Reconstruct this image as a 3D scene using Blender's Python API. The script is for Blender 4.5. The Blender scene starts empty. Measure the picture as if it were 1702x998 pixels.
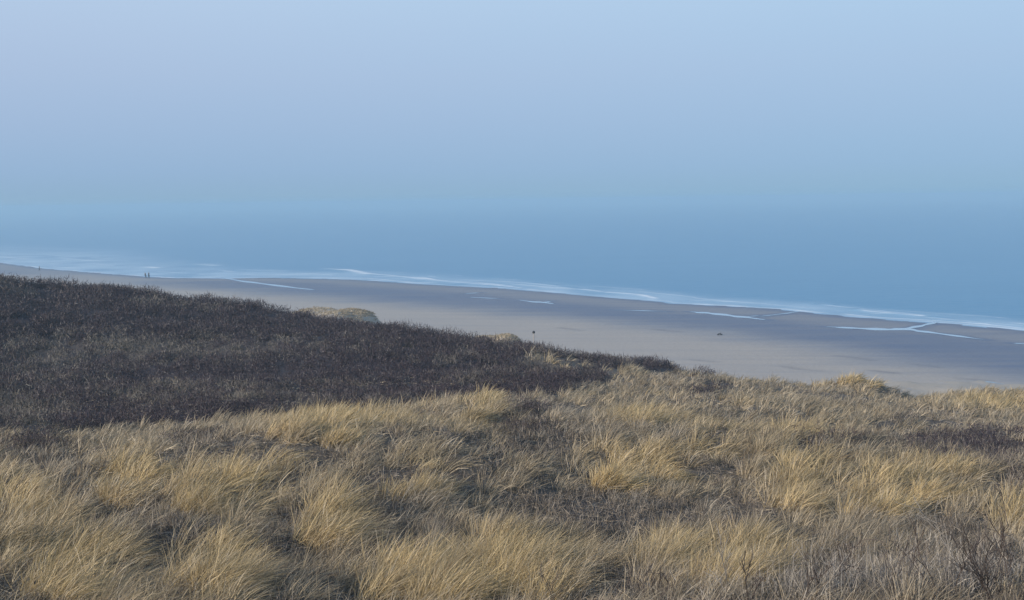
import bpy, math, random
import numpy as np
from mathutils import Vector, Matrix

random.seed(7)
R = np.random.default_rng(11)
SC = bpy.context.scene
COL = SC.collection

# ------------------------------------------------------------------ camera
W, H, F = 1702.0, 998.0, 1700.0
CAMZ = 21.2
PITCH = math.atan(166.0 / F)
ROLL = math.radians(0.80)
cam_d = bpy.data.cameras.new('camera')
cam = bpy.data.objects.new('camera', cam_d)
COL.objects.link(cam)
cam_d.sensor_width = 36.0
cam_d.lens = 36.0 * F / W
cam_d.clip_start = 0.1
cam_d.clip_end = 30000
CM = Matrix.Rotation(math.pi / 2 - PITCH, 3, 'X') @ Matrix.Rotation(-ROLL, 3, 'Z')
cam.matrix_world = Matrix.Translation((0, 0, CAMZ)) @ CM.to_4x4()
SC.camera = cam
CMN = np.array(CM)


def rays(px, py):
    px = np.asarray(px, float); py = np.asarray(py, float)
    d = np.stack([(px - W / 2) / F, -(py - H / 2) / F, -np.ones_like(px)], -1)
    return d @ CMN.T


def at_depth(px, py, y):
    d = rays(px, py)
    return np.array([0, 0, CAMZ]) + d * (np.asarray(y, float) / d[..., 1])[..., None]


def at_z(px, py, z=0.0):
    d = rays(px, py)
    return np.array([0, 0, CAMZ]) + d * ((z - CAMZ) / d[..., 2])[..., None]


def project(p):
    q = (p - np.array([0, 0, CAMZ])) @ CMN
    zz = np.maximum(-q[..., 2], 1e-3)
    return q[..., 0] / zz * F + W / 2, -q[..., 1] / zz * F + H / 2


# ------------------------------------------------------------------ noise
def vnoise(x, y, scale, seed):
    """smooth value noise 0..1"""
    g = np.random.default_rng(seed).random((256, 256))
    x = np.asarray(x) / scale + 1000.3; y = np.asarray(y) / scale + 1000.7
    ix = np.floor(x).astype(int); iy = np.floor(y).astype(int)
    fx = x - ix; fy = y - iy
    fx = fx * fx * (3 - 2 * fx); fy = fy * fy * (3 - 2 * fy)
    a = g[ix % 256, iy % 256]; b = g[(ix + 1) % 256, iy % 256]
    c = g[ix % 256, (iy + 1) % 256]; d = g[(ix + 1) % 256, (iy + 1) % 256]
    return (a * (1 - fx) + b * fx) * (1 - fy) + (c * (1 - fx) + d * fx) * fy


def fbm(x, y, scale, seed, o=3):
    s = 0; a = 1; t = 0
    for k in range(o):
        s = s + a * vnoise(x, y, scale / 2 ** k, seed + k); t += a; a *= 0.5
    return s / t


def sstep(a, b, x):
    t = np.clip((x - a) / (b - a), 0, 1)
    return t * t * (3 - 2 * t)


# ------------------------------------------------------------------ object helpers
def tag(o, label=None, cat=None, group=None, kind=None):
    if label: o['label'] = label
    if cat: o['category'] = cat
    if group: o['group'] = group
    if kind: o['kind'] = kind
    return o


def make_mesh(name, verts, loops, starts, mat, parent=None, col=None, attrs=None, smooth=True):
    me = bpy.data.meshes.new(name)
    verts = np.asarray(verts, np.float32); loops = np.asarray(loops, np.int32); starts = np.asarray(starts, np.int32)
    me.vertices.add(len(verts)); me.vertices.foreach_set('co', verts.ravel())
    me.loops.add(len(loops)); me.loops.foreach_set('vertex_index', loops)
    me.polygons.add(len(starts)); me.polygons.foreach_set('loop_start', starts)
    me.polygons.foreach_set('use_smooth', np.full(len(starts), smooth))
    me.update(calc_edges=True)
    if col is not None:
        a = me.attributes.new('Col', 'FLOAT_COLOR', 'POINT')
        c = np.ones((len(verts), 4), np.float32); c[:, :3] = col
        a.data.foreach_set('color', c.ravel())
    for k, v in (attrs or {}).items():
        a = me.attributes.new(k, 'FLOAT', 'POINT')
        a.data.foreach_set('value', np.asarray(v, np.float32).ravel())
    for m in (mat if isinstance(mat, list) else [mat]):
        me.materials.append(m)
    o = bpy.data.objects.new(name, me)
    COL.objects.link(o)
    if parent: o.parent = parent
    return o


def grid_mesh(name, P, mat, attrs=None, col=None):
    n, m = P.shape[:2]
    idx = np.arange(n * m).reshape(n, m)
    q = np.stack([idx[:-1, :-1], idx[1:, :-1], idx[1:, 1:], idx[:-1, 1:]], -1).reshape(-1, 4)
    # orient upward
    a, b, c = (P.reshape(-1, 3)[q[0, k]] for k in (0, 1, 2))
    if np.cross(b - a, c - b)[2] < 0: q = q[:, ::-1]
    return make_mesh(name, P.reshape(-1, 3), q.ravel(), np.arange(len(q)) * 4, mat,
                     attrs={k: v.ravel() for k, v in (attrs or {}).items()},
                     col=None if col is None else col.reshape(-1, 3))


def nmat(name):
    m = bpy.data.materials.new(name); m.use_nodes = True
    nt = m.node_tree; nt.nodes.clear()
    out = nt.nodes.new('ShaderNodeOutputMaterial')
    return m, nt, out


def N(nt, t, **kw):
    n = nt.nodes.new(t)
    for k, v in kw.items():
        if k.startswith('_'): setattr(n, k[1:], v)
        else: n.inputs[k.replace('__', ' ')].default_value = v
    return n


def plain(name, c, rough=0.8, noise=0.15, scale=8.0, bump=0.0):
    m, nt, out = nmat(name)
    b = N(nt, 'ShaderNodeBsdfPrincipled', Roughness=rough)
    tc = N(nt, 'ShaderNodeTexCoord'); no = N(nt, 'ShaderNodeTexNoise', Scale=scale, Detail=4.0)
    nt.links.new(tc.outputs['Object'], no.inputs['Vector'])
    r = N(nt, 'ShaderNodeValToRGB'); e = r.color_ramp.elements
    e[0].position = .3; e[1].position = .7
    e[0].color = [x * (1 - noise) for x in c] + [1]; e[1].color = [min(1, x * (1 + noise)) for x in c] + [1]
    nt.links.new(no.outputs['Fac'], r.inputs['Fac']); nt.links.new(r.outputs['Color'], b.inputs['Base Color'])
    if bump:
        bp = N(nt, 'ShaderNodeBump', Strength=bump, Distance=0.02)
        nt.links.new(no.outputs['Fac'], bp.inputs['Height']); nt.links.new(bp.outputs['Normal'], b.inputs['Normal'])
    nt.links.new(b.outputs[0], out.inputs['Surface'])
    return m


def blade_mat(name, trans=0.3):
    m, nt, out = nmat(name)
    at = N(nt, 'ShaderNodeAttribute', _attribute_name='Col')
    d = N(nt, 'ShaderNodeBsdfDiffuse'); t = N(nt, 'ShaderNodeBsdfTranslucent')
    mx = N(nt, 'ShaderNodeMixShader', Fac=trans)
    nt.links.new(at.outputs['Color'], d.inputs['Color']); nt.links.new(at.outputs['Color'], t.inputs['Color'])
    nt.links.new(d.outputs[0], mx.inputs[1]); nt.links.new(t.outputs[0], mx.inputs[2])
    g = N(nt, 'ShaderNodeBsdfGlossy', Roughness=0.5, Color=(0.9, 0.9, 0.9, 1)); m2 = N(nt, 'ShaderNodeMixShader', Fac=0.04)
    nt.links.new(mx.outputs[0], m2.inputs[1]); nt.links.new(g.outputs[0], m2.inputs[2])
    nt.links.new(m2.outputs[0], out.inputs['Surface'])
    return m


# ------------------------------------------------------------------ shore coordinates
WATER_PX = [(-60, 431), (0, 437), (66, 446), (123, 451), (236, 460), (282, 462.5), (375, 463.5), (440, 462), (523, 463.5), (591, 465), (694, 472),
            (841, 480), (900, 485), (982, 492), (1104, 502), (1114, 504.5), (1194, 508.6), (1300, 515), (1330, 518.5),
            (1436, 529), (1550, 537), (1587, 539.5), (1702, 550), (1760, 556)]
wp = at_z([p[0] for p in WATER_PX], [p[1] for p in WATER_PX])
S0 = wp[-2, :2]; S1 = wp[1, :2]
EU = (S1 - S0) / np.linalg.norm(S1 - S0)          # along the shore, away to the left
EV = np.array([EU[1], -EU[0]])                      # seaward
if EV[1] < 0: EV = -EV


def to_uv(x, y):
    dx = x - S0[0]; dy = y - S0[1]
    return dx * EU[0] + dy * EU[1], dx * EV[0] + dy * EV[1]


wu, wv = to_uv(wp[:, 0], wp[:, 1])
o_ = np.argsort(wu); wu = wu[o_]; wv = wv[o_]
US = np.concatenate([[-9000, -120], wu, [wu[-1] + 150, 12000]])
VS = np.concatenate([[0, 0], wv, [wv[-1], wv[-1]]])


def water_v(u): return np.interp(u, US, VS)


def beach_z(x, y):
    u, v = to_uv(x, y)
    s = water_v(u) - v                                # landward distance
    z = np.where(s > 0, 0.006 * np.minimum(s, 45) + 0.022 * np.clip(s - 45, 0, 60), 0.02 * s)
    z = z + 0.02 * sstep(1, 6, s) * (fbm(x, y, 9, 5) - .5) * 2
    return np.maximum(z, -2.5)


def on_beach(px, py):
    z = np.zeros(len(px))
    for _ in range(6):
        p = at_z(px, py, z); z = beach_z(p[:, 0], p[:, 1])
    p[:, 2] = z
    return p


# ------------------------------------------------------------------ dune terrain from survey points
# (px, py, distance, vegetation height standing above the ground)
CP = [(-300, 998, 11, .35), (0, 998, 11, .35), (425, 998, 11, .35), (851, 998, 11, .35), (1280, 998, 11, .35), (1702, 998, 11, .35), (2000, 998, 11, .3),
      (0, 850, 17, .4), (425, 850, 17, .4), (851, 850, 17.5, .4), (1280, 850, 17.5, .4), (1702, 850, 18, .4),
      (-250, 745, 25, .5), (0, 735, 25, .5), (220, 722, 25, .5), (430, 688, 25, .5), (620, 690, 26, .5), (851, 740, 25, .4), (1280, 745, 26, .4), (1702, 750, 27, .5),
      (780, 675, 31, .5), (1000, 660, 37, .5), (1200, 670, 38, .4), (1450, 690, 39, .4), (1702, 700, 39, .5),
      (-300, 655, 40, .8), (0, 650, 44, .8), (200, 650, 42, .8), (425, 630, 44, .8), (640, 640, 42, .8),
      (0, 560, 60, .8), (425, 560, 58, .8), (851, 600, 52, .5), (1050, 622, 50, .5),
      (-300, 425, 84, 1), (0, 455, 80, 1), (200, 472, 78, 1), (425, 497, 75, 1), (640, 527, 70, 1), (851, 560, 65, .9), (1000, 579, 62, .8), (1120, 600, 59, .6),
      (1200, 620, 57, .5), (1300, 637, 55, .4), (1430, 643, 58, .4), (1545, 655, 56, .4), (1702, 655, 60, .4), (1900, 660, 62, .4)]
ax = np.array(CP, float)
cp = at_depth(ax[:, 0], ax[:, 1], ax[:, 2]); cp[:, 2] -= ax[:, 3]
extra = [(0, 0, CAMZ - 1.75), (-12, 0, CAMZ - 1.9), (12, 0, CAMZ - 1.9), (0, 5, CAMZ - 3.0), (-8, 5, CAMZ - 3.0), (8, 5, CAMZ - 3.1), (0, -14, CAMZ - 2.6),
         (-30, -10, CAMZ - 2), (30, -10, CAMZ - 4), (45, 15, CAMZ - 7), (60, 40, CAMZ - 12), (-30, 12, CAMZ - 2.6), (-22, 20, CAMZ - 4)]
# land behind the crest falls towards the beach
back = []
for px, d0, z0 in [(-300, 84, 14.5), (0, 80, 15), (425, 75, 13.1), (851, 65, 12), (1120, 59, 11.5), (1300, 55, 10.6), (1545, 56, 9.9), (1702, 60, 9.2), (1900, 62, 8.5)]:
    for dd, fr in ((14, .66), (30, .3), (48, .1)):
        p = at_depth(px, 500, d0 + dd); back.append((p[0], p[1], z0 * fr))
T = np.vstack([cp, np.array(extra), np.array(back)])


def tps_fit(X, z, lam=0.02):
    X = X / 30.0
    d2 = ((X[:, None] - X[None]) ** 2).sum(-1)
    K = 0.5 * d2 * np.log(d2 + 1e-12) + lam * 0.01 * np.eye(len(X))
    Pm = np.hstack([np.ones((len(X), 1)), X])
    A = np.block([[K, Pm], [Pm.T, np.zeros((3, 3))]])
    return X, np.linalg.solve(A, np.concatenate([z, np.zeros(3)]))


TX, TW = tps_fit(T[:, :2], T[:, 2])
SUN_AZ = math.radians(-120); SUN_EL = math.radians(19)
MOUNDS = [  # (px, py, distance, radius x, radius y, bare?)   foredunes between crest and beach
    (598, 517, 112, 1.1, 5), (580, 514.5, 112, 1.5, 5), (553, 516, 110, 2.4, 5), (522, 510, 116, 2.4, 4), (842, 555, 95, 1.1, 3.5), (812, 555, 98, 2.2, 4),
    (1432, 636, 58, 2.0, 3), (1395, 641, 58, 1.6, 3), (1660, 655, 62, 3.2, 4)]
mound_pts = [(at_depth(a, b, d), rx, ry) for a, b, d, rx, ry in MOUNDS]


def dune_base(x, y):
    sh = x.shape
    X = np.stack([x.ravel(), y.ravel()], -1) / 30.0
    out = np.empty(len(X))
    for i in range(0, len(X), 40000):
        c = X[i:i + 40000]
        d2 = ((c[:, None] - TX[None]) ** 2).sum(-1)
        out[i:i + 40000] = (0.5 * d2 * np.log(d2 + 1e-12)) @ TW[:-3] + TW[-3] + c @ TW[-2:]
    return out.reshape(sh)


def dune_z(x, y):
    x = np.asarray(x, float); y = np.asarray(y, float)
    # outside the surveyed area hold the height of its edge
    yc = np.clip(y, -14, 130); xc = np.clip(x, -75, 70)
    z = dune_base(xc, yc)
    dist = np.hypot(x, y)
    z = z + (fbm(x, y, 5.5, 21) - .5) * 0.9 * sstep(6, 16, dist) + (fbm(x, y, 1.6, 31) - .5) * 0.35
    # gentle end towards the beach
    u, v = to_uv(x, y); s = water_v(u) - v
    zb = beach_z(x, y)
    fall = sstep(18, 60, s)
    z = zb - 0.6 + (z - zb + 0.6) * fall
    for (p, rx, ry) in mound_pts:
        q = ((x - p[0]) / rx) ** 2 + ((y - p[1]) / ry) ** 2
        top = p[2] - 0.2 - 0.55 * q - 0.5 * (fbm(x, y, 1.8, 66) - .5)
        z = 0.5 * (z + top + np.sqrt((z - top) ** 2 + 0.03))
    return z


# ------------------------------------------------------------------ materials: sand, sea
def beach_material():
    m, nt, out = nmat('beach_sand')
    b = N(nt, 'ShaderNodeBsdfPrincipled')
    wet = N(nt, 'ShaderNodeAttribute', _attribute_name='wet')
    mark = N(nt, 'ShaderNodeAttribute', _attribute_name='mark')
    geo = N(nt, 'ShaderNodeNewGeometry')
    mp = N(nt, 'ShaderNodeMapping'); mp.inputs['Rotation'].default_value = (0, 0, -math.atan2(EU[1], EU[0]))
    mp.inputs['Scale'].default_value = (0.10, 1.1, 1)
    nt.links.new(geo.outputs['Position'], mp.inputs['Vector'])
    no = N(nt, 'ShaderNodeTexNoise', Scale=0.35, Detail=7.0, Roughness=0.6)
    nt.links.new(mp.outputs[0], no.inputs['Vector'])
    n2 = N(nt, 'ShaderNodeTexNoise', Scale=1.8, Detail=5.0)
    nt.links.new(geo.outputs['Position'], n2.inputs['Vector'])
    ad = N(nt, 'ShaderNodeMath', _operation='MULTIPLY_ADD'); ad.inputs[1].default_value = 0.8
    sb = N(nt, 'ShaderNodeMath', _operation='SUBTRACT'); sb.inputs[1].default_value = 0.40
    nt.links.new(no.outputs['Fac'], ad.inputs[0]); nt.links.new(wet.outputs['Fac'], ad.inputs[2])
    nt.links.new(ad.outputs[0], sb.inputs[0])
    r = N(nt, 'ShaderNodeValToRGB'); e = r.color_ramp.elements
    e[0].position = 0.0; e[0].color = (0.41, 0.355, 0.31, 1)
    e[1].position = 1.0; e[1].color = (0.09, 0.108, 0.18, 1)
    x = r.color_ramp.elements.new(0.5); x.color = (0.245, 0.24, 0.26, 1)
    nt.links.new(sb.outputs[0], r.inputs['Fac'])
    r2 = N(nt, 'ShaderNodeMapRange'); r2.inputs['To Min'].default_value = 0.86; r2.inputs['To Max'].default_value = 1.14
    nt.links.new(n2.outputs['Fac'], r2.inputs['Value'])
    mul = N(nt, 'ShaderNodeMix', _data_type='RGBA', _blend_type='MULTIPLY'); mul.inputs['Factor'].default_value = 1
    cc = N(nt, 'ShaderNodeCombineColor')
    for k in ('Red', 'Green', 'Blue'): nt.links.new(r2.outputs[0], cc.inputs[k])
    nt.links.new(r.outputs['Color'], mul.inputs[6]); nt.links.new(cc.outputs[0], mul.inputs[7])
    mk = N(nt, 'ShaderNodeMix', _data_type='RGBA'); mk.inputs[7].default_value = (0.09, 0.09, 0.11, 1)
    nt.links.new(mark.outputs['Fac'], mk.inputs['Factor']); nt.links.new(mul.outputs[2], mk.inputs[6])
    nt.links.new(mk.outputs[2], b.inputs['Base Color'])
    rr = N(nt, 'ShaderNodeMapRange'); rr.inputs['To Min'].default_value = 0.95; rr.inputs['To Max'].default_value = 0.5
    nt.links.new(sb.outputs[0], rr.inputs['Value']); nt.links.new(rr.outputs[0], b.inputs['Roughness'])
    bp = N(nt, 'ShaderNodeBump', Strength=0.35, Distance=0.15)
    nt.links.new(n2.outputs['Fac'], bp.inputs['Height']); nt.links.new(bp.outputs['Normal'], b.inputs['Normal'])
    nt.links.new(b.outputs[0], out.inputs['Surface'])
    return m


def sea_material():
    m, nt, out = nmat('sea_water')
    b = N(nt, 'ShaderNodeBsdfPrincipled', Roughness=0.28, IOR=1.33)
    fo = N(nt, 'ShaderNodeAttribute', _attribute_name='foam')
    sh = N(nt, 'ShaderNodeAttribute', _attribute_name='shallow')
    geo = N(nt, 'ShaderNodeNewGeometry')
    mp = N(nt, 'ShaderNodeMapping'); mp.inputs['Rotation'].default_value = (0, 0, -math.atan2(EU[1], EU[0]))
    mp.inputs['Scale'].default_value = (0.25, 1, 1)
    nt.links.new(geo.outputs['Position'], mp.inputs['Vector'])
    n1 = N(nt, 'ShaderNodeTexNoise', Scale=0.5, Detail=6.0, Roughness=0.6)
    nt.links.new(mp.outputs[0], n1.inputs['Vector'])
    big = N(nt, 'ShaderNodeTexNoise', Scale=0.05, Detail=8.0, Roughness=.7)
    nt.links.new(mp.outputs[0], big.inputs['Vector'])
    deep = N(nt, 'ShaderNodeMix', _data_type='RGBA')
    deep.inputs[6].default_value = (0.04, 0.205, 0.38, 1); deep.inputs[7].default_value = (0.085, 0.28, 0.46, 1)
    nt.links.new(big.outputs['Fac'], deep.inputs['Factor'])
    m1 = N(nt, 'ShaderNodeMix', _data_type='RGBA'); m1.inputs[7].default_value = (0.46, 0.60, 0.72, 1)
    nt.links.new(sh.outputs['Fac'], m1.inputs['Factor']); nt.links.new(deep.outputs[2], m1.inputs[6])
    # foam broken up
    fm = N(nt, 'ShaderNodeMath', _operation='MULTIPLY_ADD'); fm.inputs[1].default_value = 1.1
    f2 = N(nt, 'ShaderNodeMath', _operation='SUBTRACT'); f2.inputs[1].default_value = 0.55
    nt.links.new(n1.outputs['Fac'], fm.inputs[0]); nt.links.new(fo.outputs['Fac'], fm.inputs[2])
    nt.links.new(fm.outputs[0], f2.inputs[0])
    f3 = N(nt, 'ShaderNodeMath', _operation='MULTIPLY', _use_clamp=True)
    nt.links.new(f2.outputs[0], f3.inputs[0]); nt.links.new(fo.outputs['Fac'], f3.inputs[1])
    m2 = N(nt, 'ShaderNodeMix', _data_type='RGBA'); m2.inputs[7].default_value = (0.82, 0.86, 0.9, 1)
    nt.links.new(f3.outputs[0], m2.inputs['Factor']); nt.links.new(m1.outputs[2], m2.inputs[6])
    nt.links.new(m2.outputs[2], b.inputs['Base Color'])
    bp = N(nt, 'ShaderNodeBump', Strength=0.8, Distance=0.4)
    nt.links.new(n1.outputs['Fac'], bp.inputs['Height']); nt.links.new(bp.outputs['Normal'], b.inputs['Normal'])
    nt.links.new(b.outputs[0], out.inputs['Surface'])
    return m


M_BEACH = beach_material(); M_SEA = sea_material()


def pool_material():
    m, nt, out = nmat('shallow_water')
    b = N(nt, 'ShaderNodeBsdfPrincipled', Roughness=0.12, IOR=1.33)
    b.inputs['Base Color'].default_value = (0.42, 0.54, 0.64, 1)
    nt.links.new(b.outputs[0], out.inputs['Surface'])
    return m


M_POOL = pool_material()


def seg_dist(x, y, pts):
    """distance to polyline, in metres, with parameter"""
    best = np.full(x.shape, 1e9)
    for a, b in zip(pts[:-1], pts[1:]):
        d = b[:2] - a[:2]; L = (d ** 2).sum() + 1e-9
        t = np.clip(((x - a[0]) * d[0] + (y - a[1]) * d[1]) / L, 0, 1)
        best = np.minimum(best, np.hypot(x - a[0] - t * d[0], y - a[1] - t * d[1]))
    return best


RUNNELS = [
    ('thin shining tidal channel at the far left of the beach', [[[(372, 462.5, .5), (400, 467.5, 1.0), (440, 472.5, 1.2), (490, 479, 1.0), (525, 482.5, .2)]]]),
    ('small branching puddle of water on the wet sand', [[[(862, 499, .2), (884, 502, .9), (906, 503.5, 1.0), (922, 506, .2)], [(900, 503, .3), (908, 502.6, .6), (918, 500.6, .2)], [(774, 488.6, .2), (785, 487.8, .5), (797, 487, .2)], [(780, 494.5, .2), (800, 495.5, .5), (829, 497, .2)]]]),
    ('bright tidal channel with a thin arm running to the surf', [[[(1015, 515.6, .1), (1075, 517.2, .45), (1110, 518.2, .1)], [(1146, 518.5, .3), (1165, 520, 1.2), (1188, 522, 1.5), (1220, 526, 1.5), (1243, 528.4, 1.3), (1275, 532.5, .2)], [(1236, 527.6, .4), (1262, 525, .3)], [(1262, 526.5, .2), (1290, 523.5, .5), (1316, 520.2, .6), (1329, 518, .6)]]]),
    ('forked tidal channel draining through the sand bar into the sea', [[[(1372, 543.5, .2), (1400, 545, 1.0), (1440, 547, 1.4), (1484, 548.6, 1.9), (1508, 546.6, 1.9), (1529, 542.5, 1.6), (1547, 538.5, 1.4), (1558, 536, 1.2)], [(1500, 547.3, 1.6), (1516, 549, 1.5), (1537, 552, 1.4), (1590, 559, 1.1), (1638, 565.5, .2)]]]),
    ('short strip of water at the right end of the beach', [[[(1684, 571.3, .2), (1702, 572, .9), (1730, 573, 1)]]]),
    ('faint wet streak on the dry sand beyond the right dune', [[[(1625, 634.5, .2), (1650, 636, .5), (1675, 641, .2)]]]),
]
RUNNELS = [(a, [q for g in b for q in (g if isinstance(g[0], list) else [g])]) for a, b in RUNNELS]

# ------------------------------------------------------------------ beach sheet
uu = np.concatenate([[-900, -500, -300], np.arange(-150, 420, 1.2), np.geomspace(430, 6000, 22)])
vv = np.concatenate([np.linspace(-420, -190, 12), np.arange(-180, -75, 3), np.arange(-75, 6, .6), np.linspace(8, 60, 14)])
U, V = np.meshgrid(uu, vv, indexing='ij')
bx = S0[0] + U * EU[0] + V * EV[0]; by = S0[1] + U * EU[1] + V * EV[1]
bz = beach_z(bx, by)
sland = water_v(U) - V
# wet / dry line traced
WD = [(-50, 452), (150, 462), (300, 476), (500, 491), (700, 506), (1000, 533), (1200, 556), (1400, 582), (1702, 632)]
wd = on_beach([p[0] for p in WD], [p[1] for p in WD]); du, dv = to_uv(wd[:, 0], wd[:, 1]); o_ = np.argsort(du)
dry_v = np.interp(U, du[o_], dv[o_])
wet = sstep(-14, 12, V - dry_v + (fbm(bx, by, 14, 3) - .5) * 9)
wet = 0.02 + 0.86 * wet
# bars seaward of the runnels stand a little drier
bar = sstep(1, 5, sland) * (1 - sstep(9, 20, sland))
wet = wet - 0.30 * bar
mark = np.zeros_like(U)
for _, ls in RUNNELS[:-1]:
    for q in ls:
        w = on_beach([p[0] for p in q], [p[1] for p in q])
        wet = np.maximum(wet, (.95 + .1) * np.exp(-(seg_dist(bx, by, w) / (2.0 + 1.6 * fbm(bx, by, 4, 12))) ** 2))
wet = np.maximum(wet, 1.0 * np.exp(-((sland - .4) / 1.2) ** 2))
for pts in [[(1393, 592), (1420, 595), (1446, 599)], [(1523, 606), (1545, 609), (1563, 611)], [(1300, 609), (1330, 614), (1364, 617)], [(1600, 630), (1640, 633)],
            [(1150, 598), (1190, 602)], [(1090, 548), (1130, 552)], [(930, 545), (960, 549)], [(1450, 616), (1490, 621)]]:
    w = on_beach([p[0] for p in pts], [p[1] for p in pts])
    mark = np.maximum(mark, 0.5 * np.exp(-(seg_dist(bx, by, w) / 0.7) ** 2) * (fbm(bx, by, 1.5, 9) + .2))
o = grid_mesh('beach', np.stack([bx, by, bz], -1), M_BEACH, attrs={'wet': wet, 'mark': np.clip(mark, 0, 1)})
tag(o, 'pale dry sand turning blue grey and wet towards the sea', 'beach', kind='structure')

# ------------------------------------------------------------------ sea sheet
vs = np.concatenate([[-6, -3], np.arange(-2, 40, .45), np.geomspace(41, 12000, 60)])
us = np.concatenate([-np.geomspace(9000, 160, 14), np.arange(-140, 420, 1.0), np.geomspace(430, 14000, 30)])
U, V = np.meshgrid(us, vs, indexing='ij')
Vw = V + water_v(U)
sx = S0[0] + U * EU[0] + Vw * EV[0]; sy = S0[1] + U * EU[1] + Vw * EV[1]
sz = np.zeros_like(U)
foam = np.zeros_like(U)
near = (U > -145) & (U < 425) & (V < 60)
FO = [([(542, 448), (579, 449.5), (614, 456.5)], 1.0, 2.2), ([(614, 456.5), (644, 458), (711, 465), (760, 470), (811, 474)], .75, 1.3), ([(700, 462), (716, 465)], .9, 1.2),
      ([(760, 468), (800, 471), (850, 476)], .7, 1.0),
      ([(970, 482), (998, 485.6)], .9, 1.0), ([(1011, 487), (1040, 489), (1069, 492), (1088, 497)], 1.0, 1.1), ([(900, 478), (950, 482)], .6, .8),
      ([(1428, 517), (1480, 522), (1531, 526)], 1.0, .9), ([(1160, 497), (1200, 501), (1260, 505)], .55, .9), ([(1290, 508), (1340, 512)], .5, .8),
      ([(1560, 531), (1600, 534), (1640, 539)], .6, .6), ([(1640, 537), (1702, 543)], .6, .6), ([(335, 440), (358, 442)], .9, 3.0), ([(245, 445), (256, 446)], .9, 3.0),
      ([(110, 431), (170, 435)], .6, 3.0), ([(0, 427), (40, 431)], .6, 3.5), ([(400, 449), (470, 451)], .5, 2.0)]
for pts, amp, wd_ in FO:
    w = at_z([p[0] for p in pts], [p[1] for p in pts])
    d = seg_dist(sx, sy, w)
    foam = np.maximum(foam, amp * np.exp(-(d / wd_) ** 2) * (.55 + .9 * fbm(sx, sy, 3.5, 222)))
    sz += np.where(near, 0.22 * amp * np.exp(-(d / (wd_ * 1.3)) ** 2), 0)
# thin wet fringe of foam at the water's edge
edge = np.exp(-((V - 1.4) / 1.1) ** 2) * .95 * (fbm(sx, sy, 6, 41) * 1.3)
wsh = np.interp(U, [-100, 0, 150, 330, 420], [12, 15, 26, 58, 85])
lines = np.zeros_like(U)
for k, (off, am) in enumerate([(.16, .8), (.38, .8), (.62, .7), (.9, .55)]):
    ph = wsh * off + (fbm(sx, sy, 25, 60 + k) - .5) * wsh * .35
    lines = np.maximum(lines, am * np.exp(-((V - ph) / (wsh * .032)) ** 2) * sstep(.42, .6, fbm(sx, sy, 14, 70 + k)))
lines = lines * np.interp(U, [0, 180, 320], [1.3, 1.0, .6])
foam = np.maximum(foam, np.maximum(edge, lines) * near)
shal = (1 - sstep(wsh * .35, wsh * 1.15, V)) * (0.50 + 1.1 * (fbm(sx, sy, 12, 80) - .5))
for pts, dep in [([(882, 469.5), (925, 474)], .8), ([(935, 477), (957, 478.5)], .9), ([(1356, 506), (1388, 507.5)], .8), ([(1420, 514), (1428, 517)], .7), ([(1550, 527), (1572, 529)], .6)]:
    w = at_z([p[0] for p in pts], [p[1] for p in pts]); g = np.exp(-(seg_dist(sx, sy, w) / 1.1) ** 2)
    sz += np.where(near, .18 * g, 0)
    shal = shal * (1 - dep * g); foam = foam * (1 - dep * g)
sz += np.where(near, 0.05 * (fbm(sx, sy, 3.0, 90) - .5), 0)
sz = np.where(V < -1, -0.05, sz)
o = grid_mesh('sea', np.stack([sx, sy, sz], -1), M_SEA, attrs={'foam': np.clip(foam, 0, 1), 'shallow': np.clip(shal, 0, 1)})
tag(o, 'calm blue sea fading into haze with thin surf along the sand', 'sea', kind='structure')


# ------------------------------------------------------------------ runnels of water left on the sand
def runnel(name, lines, label):
    V_, L_, S_ = [], [], []
    for pts in lines:
        w = on_beach([p[0] for p in pts], [p[1] for p in pts])
        hw = np.array([p[2] for p in pts])                       # half thickness, photo px
        p2 = on_beach([p[0] for p in pts], [p[1] + 1.0 for p in pts])
        mp = np.linalg.norm(p2[:, :2] - w[:, :2], axis=1)           # metres per px (radial)
        # resample smoothly
        t = np.arange(len(pts)); tt = np.linspace(0, len(pts) - 1, 8 * (len(pts) - 1) + 1)
        cx = np.interp(tt, t, w[:, 0]); cy = np.interp(tt, t, w[:, 1])
        k = np.ones(5) / 5
        cxs = np.convolve(np.pad(cx, 2, 'edge'), k, 'valid'); cys = np.convolve(np.pad(cy, 2, 'edge'), k, 'valid')
        h = np.interp(tt, t, hw * mp) * (1 + .3 * np.sin(tt * 5.1 + pts[0][0]))
        tx = np.gradient(cxs); ty = np.gradient(cys)
        # widen across the line of the runnel
        nx, ny = -ty / np.hypot(tx, ty), tx / np.hypot(tx, ty)
        rad = np.stack([cxs, cys], -1); rad /= np.linalg.norm(rad, axis=1)[:, None]
        f = np.maximum(.35, np.abs(nx * rad[:, 0] + ny * rad[:, 1]))
        h = h * f
        base = sum(len(v) for v in V_)
        a = np.stack([cxs + nx * h, cys + ny * h], -1); b = np.stack([cxs - nx * h, cys - ny * h], -1)
        c = np.stack([cxs, cys], -1)
        for q in (a, c, b):
            V_.append(np.column_stack([q, beach_z(q[:, 0], q[:, 1]) + 0.03]))
        n = len(tt)
        for r_ in range(2):
            for i in range(n - 1):
                S_.append(len(L_)); L_ += [base + r_ * n + i, base + (r_ + 1) * n + i, base + (r_ + 1) * n + i + 1, base + r_ * n + i + 1]
    P_ = np.vstack(V_)
    q = L_[:4]
    if np.cross(P_[q[1]] - P_[q[0]], P_[q[2]] - P_[q[1]])[2] < 0:
        L_ = np.array(L_).reshape(-1, 4)[:, ::-1].ravel()
    o = make_mesh(name, P_, L_, S_, M_POOL)
    tag(o, label, 'water', kind='structure')


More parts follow.
